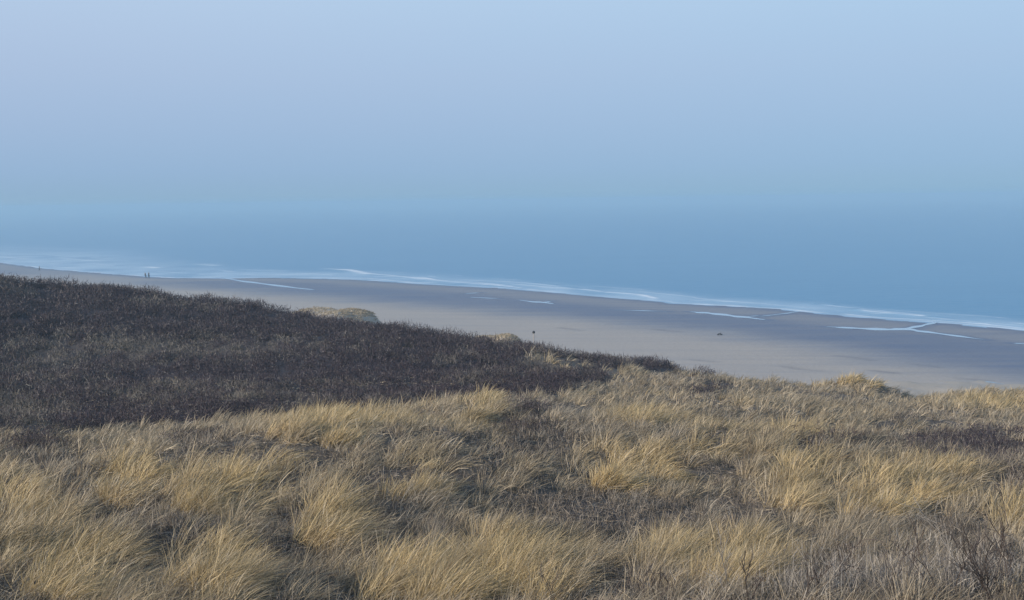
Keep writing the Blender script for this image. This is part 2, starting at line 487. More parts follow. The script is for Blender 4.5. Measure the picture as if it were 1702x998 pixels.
for lab, ls in RUNNELS: runnel('tidal_water', ls, lab)

# ------------------------------------------------------------------ dune ground
# wind-built grid: finer near the camera
yy = np.concatenate([np.arange(-40, 8, 1.0), np.arange(8, 45, .28), np.arange(45, 90, .5), np.arange(90, 175, 1.1)])
tt_ = np.concatenate([np.linspace(-1, -.45, 60)[:-1], np.linspace(-.45, .45, 330), np.linspace(.45, 1, 60)[1:]])
Y, Tt = np.meshgrid(yy, tt_, indexing='ij')
half = 95 + np.clip(Y, 0, 200) * .55
X = Tt * half
Z = dune_z(X, Y)


def region(x, y, z):
    """what grows here: dark scrub weight, gold weight, sand weight"""
    px, py = project(np.stack([x, y, z], -1))
    # dark thicket on the ridge and in the valley
    lo = np.interp(px, [-400, 0, 150, 300, 430, 600, 750, 870, 1000, 1030], [730, 728, 722, 706, 690, 690, 672, 664, 652, 560])
    up = np.interp(px, [-400, 840, 870, 1000, 1100, 1180, 1230], [2000, 2000, 588, 611, 616, 628, 600])
    lo2 = np.interp(px, [840, 870, 1000, 1020], [-100, 600, 622, 700])
    n = (fbm(x, y, 4, 101) - .5) * 26
    dark = ((py + n < lo) & (y > 26.5 + 5.5 * fbm(x, y, 1.5, 102)) & ((py + n * .5 < up) | (py + n * .5 > lo2))) | ((py + n * .3 < up) & (px > 840) & (px < 1230) & (y > 40))
    dark = dark & (y < 87)
    sc = dark.astype(float)
    for (cx, cy, rx, ry, a) in SCRUB:
        g = np.exp(-(((px - cx) / rx) ** 2 + ((py - cy) / ry) ** 2) ** 1.5)
        sc = np.maximum(sc, a * g)
    # paler grass inside the thicket
    for (cx, cy, rx, ry, a) in [(280, 580, 250, 16, .45), (60, 605, 80, 24, .35), (20, 690, 60, 34, .6), (400, 655, 60, 14, .4), (270, 655, 60, 20, .4), (640, 572, 80, 9, .3), (130, 650, 60, 16, .35),
                                (920, 610, 70, 18, .7), (790, 635, 60, 10, .35), (985, 640, 25, 14, .5), (560, 640, 60, 10, .25)]:
        g = np.exp(-(((px - cx) / rx) ** 2 + ((py - cy) / ry) ** 2) ** 1.5)
        sc = sc * (1 - a * g * (y > 29))
    sc = np.where(y < 29, np.clip(sc * 1.3, 0, 1), sc)
    gold = np.zeros_like(sc)
    for (cx, cy, rx, ry) in GOLD:
        gold = np.maximum(gold, np.exp(-(((px - cx) / rx) ** 2 + ((py - cy) / ry) ** 2) ** 1.3))
    return sc, gold, px, py


SCRUB = [(1640, 748, 150, 30, .95), (1500, 735, 60, 14, .5), (1380, 745, 80, 20, .6), (870, 742, 60, 28, .75), (960, 860, 130, 40, .75), (1120, 870, 60, 30, .5), (700, 905, 70, 28, .6),
         (455, 930, 45, 45, .65), (60, 765, 70, 25, .6), (340, 745, 60, 18, .6), (300, 890, 80, 30, .35), (1170, 657, 50, 10, .6), (1300, 700, 40, 10, .5),
         (660, 800, 70, 35, .35), (1250, 865, 60, 30, .5), (1620, 950, 90, 60, .7), (1400, 960, 60, 40, .45), (1690, 810, 50, 25, .5), (640, 850, 40, 30, .5),
         (1540, 700, 80, 12, .4), (880, 690, 60, 14, .3), (560, 760, 40, 16, .3)]
GOLD = [(540, 705, 110, 32), (215, 800, 60, 30), (370, 830, 85, 45), (800, 670, 36, 32), (1050, 772, 85, 36), (1165, 750, 50, 20), (1330, 780, 60, 70),
        (1480, 815, 90, 45), (1570, 785, 60, 25), (550, 870, 50, 45), (690, 960, 100, 45), (850, 945, 120, 50), (370, 945, 75, 50), (130, 955, 80, 45),
        (60, 885, 60, 40), (15, 840, 50, 35), (1240, 940, 70, 40), (1120, 935, 60, 30), (690, 790, 40, 30), (1655, 672, 90, 14), (1430, 640, 60, 10),
        (1685, 870, 40, 40), (1060, 700, 60, 16), (560, 515, 80, 20), (840, 550, 40, 10), (470, 770, 50, 25)]

sc_, gold_, _, _ = region(X, Y, Z)
u_, v_ = to_uv(X, Y); sl_ = water_v(u_) - v_
sand_ = np.clip(sstep(88, 98, Y + (fbm(X, Y, 6, 8) - .5) * 12), 0, 1) * np.where(sc_ > .5, .3, 1)
# open sand face seen right of the ridge
pxx, pyy = project(np.stack([X, Y, Z], -1))
sand_ = np.maximum(sand_, .9 * np.exp(-(((pxx - 1665) / 70) ** 2 + ((pyy - 680) / 7) ** 2)))


def ground_material():
    m, nt, out = nmat('dune_ground')
    b = N(nt, 'ShaderNodeBsdfPrincipled', Roughness=0.95)
    sa = N(nt, 'ShaderNodeAttribute', _attribute_name='sand'); sc = N(nt, 'ShaderNodeAttribute', _attribute_name='scrub')
    geo = N(nt, 'ShaderNodeNewGeometry')
    n1 = N(nt, 'ShaderNodeTexNoise', Scale=3.0, Detail=8.0, Roughness=0.7); nt.links.new(geo.outputs['Position'], n1.inputs['Vector'])
    r = N(nt, 'ShaderNodeValToRGB'); e = r.color_ramp.elements
    e[0].position = .3; e[0].color = (0.06, 0.048, 0.04, 1); e[1].position = .72; e[1].color = (0.19, 0.15, 0.11, 1)
    nt.links.new(n1.outputs['Fac'], r.inputs['Fac'])
    mx = N(nt, 'ShaderNodeMix', _data_type='RGBA'); mx.inputs[7].default_value = (0.037, 0.026, 0.031, 1)
    nt.links.new(sc.outputs['Fac'], mx.inputs['Factor']); nt.links.new(r.outputs[0], mx.inputs[6])
    m2 = N(nt, 'ShaderNodeMix', _data_type='RGBA'); m2.inputs[7].default_value = (0.40, 0.34, 0.28, 1)
    nt.links.new(sa.outputs['Fac'], m2.inputs['Factor']); nt.links.new(mx.outputs[2], m2.inputs[6])
    nt.links.new(m2.outputs[2], b.inputs['Base Color'])
    bp = N(nt, 'ShaderNodeBump', Strength=0.7, Distance=0.08)
    nt.links.new(n1.outputs['Fac'], bp.inputs['Height']); nt.links.new(bp.outputs['Normal'], b.inputs['Normal'])
    nt.links.new(b.outputs[0], out.inputs['Surface'])
    return m


o = grid_mesh('dune_ground', np.stack([X, Y, Z], -1), ground_material(), attrs={'sand': np.clip(sand_, 0, 1), 'scrub': np.clip(sc_, 0, 1)})
tag(o, 'rolling dune ground under the grass and scrub', 'dune', kind='structure')


# ------------------------------------------------------------------ blades
def blades(root, phi, th0, th1, length, width, col, seg=3):
    """bent tapering strips; returns verts, loops, starts, colours"""
    n = len(root)
    pts = [root]; tg = []
    for k in range(seg):
        th = th0 + (th1 - th0) * ((k + .5) / seg) ** 1.2
        t = np.stack([np.sin(th) * np.cos(phi), np.sin(th) * np.sin(phi), np.cos(th)], -1)
        tg.append(t); pts.append(pts[-1] + t * (length / seg)[:, None])
    rv = R.normal(size=(n, 3)); rv[:, 1] *= .45
    wv = rv - (rv * tg[0]).sum(1)[:, None] * tg[0]
    wv /= np.linalg.norm(wv, axis=1)[:, None] + 1e-9
    V = []
    for k in range(seg):
        w = width * (1 - (k / seg) ** 1.6 * .8) * .5
        V.append(pts[k] - wv * w[:, None]); V.append(pts[k] + wv * w[:, None])
    V.append(pts[seg])
    nv = 2 * seg + 1
    verts = np.stack(V, 1).reshape(-1, 3)
    b = (np.arange(n) * nv)[:, None]
    pat = []
    for k in range(seg - 1): pat += [2 * k, 2 * k + 1, 2 * k + 3, 2 * k + 2]
    pat += [2 * seg - 2, 2 * seg - 1, 2 * seg]
    loops = (b + np.array(pat)[None]).ravel()
    st = [4 * k for k in range(seg)]
    starts = ((np.arange(n) * len(pat))[:, None] + np.array(st)[None]).ravel()
    c = np.repeat(col, nv, axis=0)
    return verts, loops, starts, c


def join(parts):
    vo = lo = 0; V = []; L = []; S = []; C = []
    for v, l, s, c in parts:
        V.append(v); L.append(l + vo); S.append(s + lo); C.append(c); vo += len(v); lo += len(l)
    return np.vstack(V), np.concatenate(L), np.concatenate(S), np.vstack(C)


M_GRASS = blade_mat('dry_grass', .35); M_TWIG = blade_mat('twig', .02); M_SCRUB = blade_mat('scrub_twig', .05)
WIND = 0.25      # radians off +x, away from the camera
PXM = 1 / 1023.0  # metres per render pixel per metre of distance

G_GOLD = np.array([.66, .495, .25]); G_STRAW = np.array([.47, .375, .25]); G_GREY = np.array([.39, .33, .26]); G_PALE = np.array([.70, .60, .46])


def clump_blades(c, rad, nbl, length, gold, seg=3, grey=None, spread=1.0):
    """c (n,3) centres; arrays per clump. Blades fan out and are all swept by the wind"""
    n = len(c)
    rep = np.repeat(np.arange(n), nbl)
    N_ = len(rep)
    a = R.random(N_) * 2 * np.pi; r = np.sqrt(R.random(N_)) * rad[rep]
    x = c[rep, 0] + r * np.cos(a); y = c[rep, 1] + r * np.sin(a)
    rr = r / rad[rep]
    # wind lean + outward fan
    wa = WIND + R.normal(size=n)[rep] * .22
    lean = (.80 + .26 * R.normal(size=n)[rep])
    dx = np.cos(wa) * lean + np.cos(a) * rr * .55 * spread + R.normal(size=N_) * .2
    dy = np.sin(wa) * lean + np.sin(a) * rr * .55 * spread + R.normal(size=N_) * .2
    phi = np.arctan2(dy, dx); mag = np.hypot(dx, dy)
    th0 = np.clip(mag * .62, .05, 1.3); th1 = np.clip(th0 + .35 + mag * .75 + R.normal(size=N_) * .25, .3, 2.3)
    bk = R.random(N_) < .07                          # broken and tangled blades
    phi = np.where(bk, R.random(N_) * 6.28, phi); th0 = np.where(bk, R.random(N_) * 1.3, th0); th1 = np.where(bk, th0 + R.normal(size=N_) * .9, th1)
    L = length[rep] * (0.55 + .5 * R.random(N_)) * (1 - .25 * rr)
    d = np.hypot(x, y)
    w = np.maximum(.0075, d * PXM * .6) * (0.7 + .6 * R.random(N_))
    g = gold[rep][:, None]
    base = G_STRAW * (1 - g) + G_GOLD * g
    gg = (grey[rep] if grey is not None else np.zeros(N_))[:, None]
    base = base * (1 - gg) + G_GREY * gg
    pl = (R.random(N_) < .14)[:, None]
    base = np.where(pl, base * .3 + G_PALE * .55, base)
    dk = (R.random(N_) < .16)[:, None]
    base = np.where(dk, base * np.array([.55, .5, .45]), base)
    colr = base * (.78 + .44 * R.random(N_))[:, None] * (.72 + .5 * R.random(n))[rep][:, None]
    return x, y, phi, th0, th1, L, w, colr * .91


def scatter(n, y0, y1, spread=.56):
    """random points in the wedge in front of the camera, uniform per area"""
    y = np.sqrt(R.random(n) * (y1 ** 2 - y0 ** 2) + y0 ** 2)
    x = (R.random(n) * 2 - 1) * (y * spread + 11)
    return x, y


parts = []
for (y0, y1, dens, lsc, nb, seg) in [(7, 19, 6.2, 1.0, 60, 4), (19, 32, 4.6, 1.0, 46, 3), (32, 50, 2.8, 1.05, 30, 3), (50, 72, 1.5, 1.1, 24, 2), (72, 84, .5, 1.1, 16, 2)]:
    area = .56 * (y1 ** 2 - y0 ** 2) + 22 * (y1 - y0)
    x, y = scatter(int(area * dens), y0, y1)
    z = dune_z(x, y)
    sc, gold, px, py = region(x, y, z)
    keep = R.random(len(x)) > np.clip(sc * 1.02, 0, .97)
    # bare gaps
    keep &= (fbm(x, y, 1.3, 55) + gold * .4 + R.random(len(x)) * .25) > .47
    x, y, z, sc, gold = x[keep], y[keep], z[keep], sc[keep], gold[keep]
    px = px[keep]
    n = len(x)
    patch = fbm(x, y, 3.2, 200)
    gl = np.clip(gold * .95 + sstep(.5, .75, patch) * .45 + R.normal(size=n) * .08, 0, 1)
    grey = np.clip(sstep(.55, .75, fbm(x, y, 4.5, 300)) * .8 * (1 - gold) + sc * .6 + (y > 45) * .15 * (1 - gold), 0, 1)
    shade_tint = (y > 29) & (px < 900) & (sc > .15)          # grass among the shrubs, its colour darkened to stand in for shade
    length = (.52 + .42 * R.random(n) ** 1.4 + .26 * gold) * lsc * (1 - .3 * sc)
    rad = .14 + .16 * R.random(n) + .08 * gold
    nbl = (nb * (.6 + .8 * R.random(n)) * (1 + .6 * gold)).astype(int)
    bx_, by_, phi, th0, th1, L, w, c = clump_blades(np.stack([x, y, z], -1), rad, nbl, length, gl, seg, grey)
    c = c * np.where(np.repeat(shade_tint, nbl), .30, 1.0)[:, None] * np.where(np.repeat(shade_tint, nbl)[:, None], [[1.0, 1.0, 1.05]], 1.0)
    bz_ = np.repeat(z, nbl) - .03
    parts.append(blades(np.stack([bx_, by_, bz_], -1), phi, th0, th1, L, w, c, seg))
v, l, s, c = join(parts)
print('grass faces', len(s))
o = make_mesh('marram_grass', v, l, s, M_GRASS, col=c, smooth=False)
tag(o, 'straw coloured marram grass bent to the right by the wind, covering the dunes', 'grass', kind='stuff')

# grass on the foredunes beyond the crest (gold, further off)
parts = []
cs = []
for (p, rx, ry) in mound_pts:
    n = 150
    x = p[0] + R.normal(size=n) * rx * .7; y = p[1] + R.normal(size=n) * ry * .6
    cs.append(np.stack([x, y, dune_z(x, y)], -1))
x, y = scatter(500, 84, 100); cs.append(np.stack([x, y, dune_z(x, y)], -1))
c3 = np.vstack(cs); n = len(c3)
nbl = np.full(n, 14)
bx_, by_, phi, th0, th1, L, w, c = clump_blades(c3, np.full(n, .4), nbl, np.full(n, .26), np.full(n, .25), grey=np.full(n, .35))
bz_ = np.repeat(c3[:, 2], nbl) - .03
v, l, s, c = join([blades(np.stack([bx_, by_, bz_], -1), phi, th0, th1, L, w, c, 2)])
o = make_mesh('foredune_grass', v, l, s, M_GRASS, col=c, smooth=False)
tag(o, 'pale golden grass on the small foredunes behind the dark ridge', 'grass', kind='stuff')


# ------------------------------------------------------------------ scrub: short stiff forking twigs
def scrub_blades(x, y, z, sc, h, nb, wsc, cols, droop=.5, open_=.9, lf=1.0, var=.25):
    n = len(x); nbl = np.maximum((nb * (.6 + .8 * R.random(n))).astype(int), 3)
    rep = np.repeat(np.arange(n), nbl); N_ = len(rep)
    a = R.random(N_) * 2 * np.pi; r = np.sqrt(R.random(N_)) * .32 * h[rep] / .5
    X_ = x[rep] + r * np.cos(a); Y_ = y[rep] + r * np.sin(a)
    Z_ = z[rep] - .03 + R.random(N_) ** 1.5 * h[rep] * .6
    phi = R.random(N_) * 2 * np.pi
    th0 = R.random(N_) * open_; th1 = th0 + R.normal(size=N_) * droop + .15
    L = h[rep] * (.3 + .5 * R.random(N_)) * lf
    d = np.hypot(X_, Y_)
    w = np.maximum(.006, d * PXM * .5 * wsc) * (.6 + .6 * R.random(N_))
    ci = R.integers(0, len(cols), N_)
    c = np.array(cols)[ci] * (1 - var + 2 * var * R.random(N_))[:, None] * (1 - var * .8 + 1.6 * var * R.random(n))[rep][:, None]
    return blades(np.stack([X_, Y_, Z_], -1), phi, th0, th1, L, w, c, 2)


SC_NEAR = [(.145, .118, .095), (.09, .074, .062), (.20, .165, .13), (.12, .104, .092), (.30, .25, .20)]
SC_FADE = [(.15, .13, .112), (.115, .10, .092), (.19, .165, .135)]
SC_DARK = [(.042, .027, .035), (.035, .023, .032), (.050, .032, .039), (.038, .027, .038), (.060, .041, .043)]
parts = []
for (y0, y1, dens, nb) in [(7, 19, 18, 40), (19, 32, 10, 28), (32, 55, 3.5, 20)]:
    area = .56 * (y1 ** 2 - y0 ** 2) + 22 * (y1 - y0)
    x, y = scatter(int(area * dens), y0, y1); z = dune_z(x, y)
    sc, gold, px, py = region(x, y, z)
    thick = (y > 29) & (sc > .9)
    keep = (R.random(len(x)) < np.clip(.7 + sc, 0, 1) * (1 - .7 * gold)) & ~thick
    x, y, z, sc = x[keep], y[keep], z[keep], sc[keep]
    h = .22 + .2 * sc * R.random(len(x)) + .1 * R.random(len(x))
    parts.append(scrub_blades(x, y, z, sc, h, nb, 1, SC_NEAR))
# fallen stalks lying on the ground
x, y = scatter(1, 9, 10); xs = []; 
for (y0, y1, dens) in [(7, 19, 420), (19, 32, 130), (32, 50, 30)]:
    xs.append(np.stack(scatter(int((.56 * (y1 ** 2 - y0 ** 2) + 22 * (y1 - y0)) * dens), y0, y1), -1))
xs = np.vstack(xs); x, y = xs[:, 0], xs[:, 1]; n = len(x)
zz = dune_z(x, y) + .01 + R.random(n) * .05
cc = np.array(SC_NEAR + [tuple(G_GREY), tuple(G_STRAW)])[R.integers(0, 7, n)] * (.6 + .6 * R.random(n))[:, None]
parts.append(blades(np.stack([x, y, zz], -1), R.random(n) * 6.28, 1.25 + R.random(n) * .35, 1.3 + R.random(n) * .5, .12 + .22 * R.random(n), np.maximum(.008, y * PXM * .7), cc, 2))
v, l, s, c = join(parts); print('scrub', len(s))
o = make_mesh('low_scrub', v, l, s, M_SCRUB, col=c, smooth=False)
tag(o, 'low grey brown leafless undergrowth between the grass tufts', 'undergrowth', kind='stuff')

parts = []
for (y0, y1, dens, nb, hh) in [(21, 28, 5.0, 90, .6), (28, 45, 5.0, 95, .85), (45, 66, 4.0, 80, .95), (66, 92, 2.8, 70, 1.15)]:
    area = .56 * (y1 ** 2 - y0 ** 2) + 22 * (y1 - y0)
    x, y = scatter(int(area * dens), y0, y1); z = dune_z(x, y)
    sc, gold, px, py = region(x, y, z)
    keep = (R.random(len(x)) < sc * 1.05) & (sc > .22) & ((px < 1240) & (y > 28) | (sc > .5) & (px > 1240))
    x, y, z, sc = x[keep], y[keep], z[keep], sc[keep]
    h = hh * (.45 + .95 * fbm(x, y, 2.2, 400)) * (.75 + .4 * R.random(len(x)))
    h = h * np.interp(px[keep], [0, 500, 850, 1000], [1.1, .85, 1.0, .85])
    pxk, pyk = project(np.stack([x, y, z], -1))
    pal = sstep(.52, .72, fbm(x, y, 7, 555)) * .35
    for (cx, cy, rx, ry, a) in [(260, 583, 290, 20, .85), (60, 612, 100, 26, .7), (20, 690, 90, 34, .7), (400, 655, 80, 14, .5), (260, 660, 90, 20, .45), (920, 608, 80, 14, .6), (800, 630, 60, 8, .4), (1100, 600, 90, 14, .35)]:
        pal = np.maximum(pal, a * np.exp(-(((pxk - cx) / rx) ** 2 + ((pyk - cy) / ry) ** 2) ** 1.2))
    pm = R.random(len(x)) < pal
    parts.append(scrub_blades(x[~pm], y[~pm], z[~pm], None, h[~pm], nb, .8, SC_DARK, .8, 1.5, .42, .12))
    parts.append(scrub_blades(x[pm], y[pm], z[pm], None, h[pm] * .85, nb, .8, SC_FADE, .8, 1.4, .5, .15))
v, l, s, c = join(parts); print('thicket', len(s))
o = make_mesh('dark_thicket', v, l, s, M_SCRUB, col=c, smooth=False)
tag(o, 'dark leafless shrub thicket covering the shaded ridge on the left', 'thicket', kind='stuff')

# ------------------------------------------------------------------ single large tussocks
TUSS = [  # px, py of the foot, height scale, gold, label
    (790, 705, 1.25, .75, 'tall tan grass tussock standing up against the dark hollow, its top brushed right'),
    (1010, 812, 1.35, 1.0, 'broad golden grass tussock in the middle of the slope, the brightest there'),
    (1090, 800, 1.15, .95, 'golden tussock leaning out of the right side of the broad golden one'),
    (1320, 850, 1.35, .8, 'tall upright tan tussock standing left of the large golden right hand one'),
    (1450, 865, 1.35, 1.0, 'large golden tussock on the right of the slope, blown flat towards the right'),
    (1540, 835, 1.2, .9, 'golden tussock just below the dark scrub patch on the right'),
    (535, 905, 1.2, .9, 'isolated yellow tussock with grey scrub on both its sides'),
    (640, 998, 1.15, .8, 'straw tussock at the bottom edge, left of the dense golden pair'),
    (745, 1000, 1.2, .95, 'dense golden tussock at the bottom edge, left one of a pair'),
    (860, 990, 1.2, .95, 'dense golden tussock at the bottom edge, right one of a pair'),
    (330, 985, 1.2, .95, 'golden tussock of long slanting blades at the lower left'),
    (95, 1000, 1.2, .95, 'golden tussock in the bottom left corner'),
    (20, 915, 1.1, .7, 'tan tussock cut by the left edge above the corner one'),
    (330, 865, 1.25, .95, 'wide golden tussock above a dark gap of tangled grass on the left'),
    (210, 830, 1.1, .7, 'greenish straw tussock upslope of the wide golden one on the left'),
    (560, 735, 1.1, .85, 'golden tussock on the sunny crest in front of the dark hollow'),
    (480, 725, 1.0, .8, 'yellow tussock at the left shoulder of the sunny crest'),
    (1195, 975, 1.15, .9, 'yellow tussock at the bottom behind a dark bare twig'),
    (1270, 965, 1.1, .8, 'tan tussock right of the yellow one behind the dark twig'),
    (690, 825, 1.05, .8, 'narrow yellow tussock uphill of the isolated yellow one'),
]
for (px, py, hs, gd, lab) in TUSS:
    # foot on the ground along this line of sight
    ds = np.linspace(8, 60, 500)
    P_ = at_depth(np.full(500, px), np.full(500, min(py, 1010)), ds)
    zz = dune_z(P_[:, 0], P_[:, 1]); hit = np.argmax(P_[:, 2] <= zz + .02)
    if not hit: hit = 60
    p = np.array([P_[hit, 0], P_[hit, 1], zz[hit]])
    k = 5
    c3 = np.zeros((k, 3)); c3[:, 0] = R.normal(size=k) * .2; c3[:, 1] = R.normal(size=k) * .2
    nbl = R.integers(130, 220, k)
    save = p[:2].copy()
    c3w = c3 + p
    bx_, by_, phi, th0, th1, L, w, c = clump_blades(c3w, np.full(k, .27), nbl, np.full(k, .72 * hs), np.full(k, gd), spread=.7)
    bz_ = dune_z(bx_, by_) - .03
    v, l, s, c = blades(np.stack([bx_ - p[0], by_ - p[1], bz_ - p[2]], -1), phi, th0 * .85, th1, L, w, c, 4)
    o = make_mesh('grass_tussock', v, l, s, M_GRASS, col=c, smooth=False)
    o.location = p
    tag(o, lab, 'grass tussock', 'large grass tussocks on the near slope')


# ------------------------------------------------------------------ bare twig shrubs
def tube(path, r0, r1, V, L, S, C, col, sides=5):
    path = np.array(path); n = len(path); base = sum(len(q) for q in V)
    rs = np.linspace(r0, r1, n)
    for i in range(n):
        t = path[min(i + 1, n - 1)] - path[max(i - 1, 0)]; t /= np.linalg.norm(t) + 1e-9
        a = np.cross(t, [0.3, 1, .2]); a /= np.linalg.norm(a); b = np.cross(t, a)
        ang = np.arange(sides) * 2 * np.pi / sides
        V.append(path[i] + rs[i] * (np.cos(ang)[:, None] * a + np.sin(ang)[:, None] * b))
        C.append(np.tile(col, (sides, 1)))
    for i in range(n - 1):
        for k in range(sides):
            S.append(len(L)); L += [base + i * sides + k, base + i * sides + (k + 1) % sides, base + (i + 1) * sides + (k + 1) % sides, base + (i + 1) * sides + k]


def grow(p, d, length, r, depth, acc, rng):
    steps = 5; path = [p.copy()]
    for i in range(steps):
        d = d + rng.normal(size=3) * .13; d[2] += .05; d /= np.linalg.norm(d)
        path.append(path[-1] + d * length / steps)
        if depth > 0 and i >= 1 and rng.random() < .8:
            s = d + rng.normal(size=3) * .5; s[2] = abs(s[2]) + .2; s /= np.linalg.norm(s)
            grow(path[-1], s, length * (.35 + .3 * rng.random()), r * .55, depth - 1, acc, rng)
    acc.append((path, r, r * .35, depth))


SHRUBS = [  # px, py foot, height m, stems, dark?, label
    (1205, 1010, .55, 1, 'crooked dark bare twig leaning left in front of the yellow tussock at the bottom'),
    (1245, 1012, .40, 2, 'short forked dark twig right of the crooked one at the bottom'),
    (1400, 985, .62, 2, 'tall thin dark stem rising alone between tan tussock and grey twigs'),
    (1360, 1005, .42, 3, 'low dark twig with small side shoots left of the tall thin stem'),
    (1570, 1008, .55, 3, 'slender brown twigs at the left edge of the pale twig tangle'),
    (1612, 985, .70, 3, 'tall bare shrub with two straight dark upright stems in the pale tangle'),
    (1640, 1000, .75, 2, 'bare shrub forking in a wide V above the pale tangle'),
    (1690, 990, .60, 4, 'grey leafless shrub cut off by the right edge'),
    (1335, 1010, .35, 3, 'tiny dark twig bush at the bottom edge between tan tussock and tall stem'),
    (925, 1012, .33, 2, 'small dark twig at the bottom edge right of the golden pair'),
    (1030, 1012, .30, 2, 'small bare twig at the bottom edge, middle of three in a row'),
    (1085, 1010, .36, 3, 'bushy dark twig at the bottom edge, right of three in a row'),
    (1480, 1000, .40, 4, 'low brown twig bush at the bottom edge in flattened grass'),
    (1655, 1012, .50, 5, 'dense grey twig bush in the bottom right corner'),
]
for i, (px, py, hh, ns, lab) in enumerate(SHRUBS):
    ds = np.linspace(7, 40, 600)
    P_ = at_depth(np.full(600, px), np.full(600, py), ds)
    zz = dune_z(P_[:, 0], P_[:, 1]); hit = np.argmax(P_[:, 2] <= zz + .02) or 60
    p = np.array([P_[hit, 0], P_[hit, 1], zz[hit] - .02])
    rng = np.random.default_rng(900 + i); root = bpy.data.objects.new('bare_shrub', None); COL.objects.link(root)
    root.location = p; root.empty_display_size = .1
    tag(root, lab, 'bare shrub', 'leafless shrubs along the bottom of the slope')
    for k in range(ns):
        acc = []
        d = np.array([rng.normal() * .28, rng.normal() * .2, 1.0]); d /= np.linalg.norm(d)
        q = np.array([rng.normal() * .05, rng.normal() * .05, 0.0]) * (k > 0)
        grow(q, d, hh * 1.25 * (1 if k == 0 else .6 + .4 * rng.random()), .0085, 2, acc, rng)
        V, L, S, C = [], [], [], []
        col = np.array([.055, .042, .036]) * (1 + rng.random() * .8) if rng.random() < .75 else np.array([.26, .23, .2])
        for path, r0, r1, dep in acc: tube(path, max(r0, .0042), max(r1, .003), V, L, S, C, col, 4)
        make_mesh('stem', np.vstack(V), L, S, M_TWIG, parent=root, col=np.vstack(C))

# pale fallen twigs round them (uncountable)
x = R.normal(size=260) * 1.3 + 4.9; y = 11.3 + np.abs(R.normal(size=260)) * 1.6
z = dune_z(x, y)
h = .3 + .25 * R.random(260)
v, l, s, c = scrub_blades(x, y, z, None, h, 26, 1, [(.36, .32, .28), (.24, .21, .19), (.16, .14, .13), (.45, .40, .34)], .7)
o = make_mesh('twig_tangle', v, l, s, M_SCRUB, col=c, smooth=False)
tag(o, 'pale grey tangle of fine dead twigs at the lower right', 'twigs', kind='stuff')


# ------------------------------------------------------------------ people (small, far down the beach)
def skin_mesh(name, joints, edges, mat, sub=2, parent=None):
    me = bpy.data.meshes.new(name)
    me.from_pydata([j[0] for j in joints], edges, [])
    o = bpy.data.objects.new(name, me); COL.objects.link(o)
    m = o.modifiers.new('Skin', 'SKIN'); m.use_smooth_shade = True
    sv = me.skin_vertices[0].data if me.skin_vertices else None
    if sv is None:
        bpy.context.view_layer.objects.active = o
        sv = me.skin_vertices[0].data
    for i, j in enumerate(joints):
        r = j[1] if isinstance(j[1], tuple) else (j[1], j[1])
        sv[i].radius = r; sv[i].use_root = (i == 0)
    s = o.modifiers.new('Sub', 'SUBSURF'); s.levels = sub; s.render_levels = sub
    dg = bpy.context.evaluated_depsgraph_get()
    me2 = bpy.data.meshes.new_from_object(o.evaluated_get(dg))
    me2.name = name; o.modifiers.clear(); o.data = me2
    me2.materials.clear(); me2.materials.append(mat)
    if parent: o.parent = parent
    return o


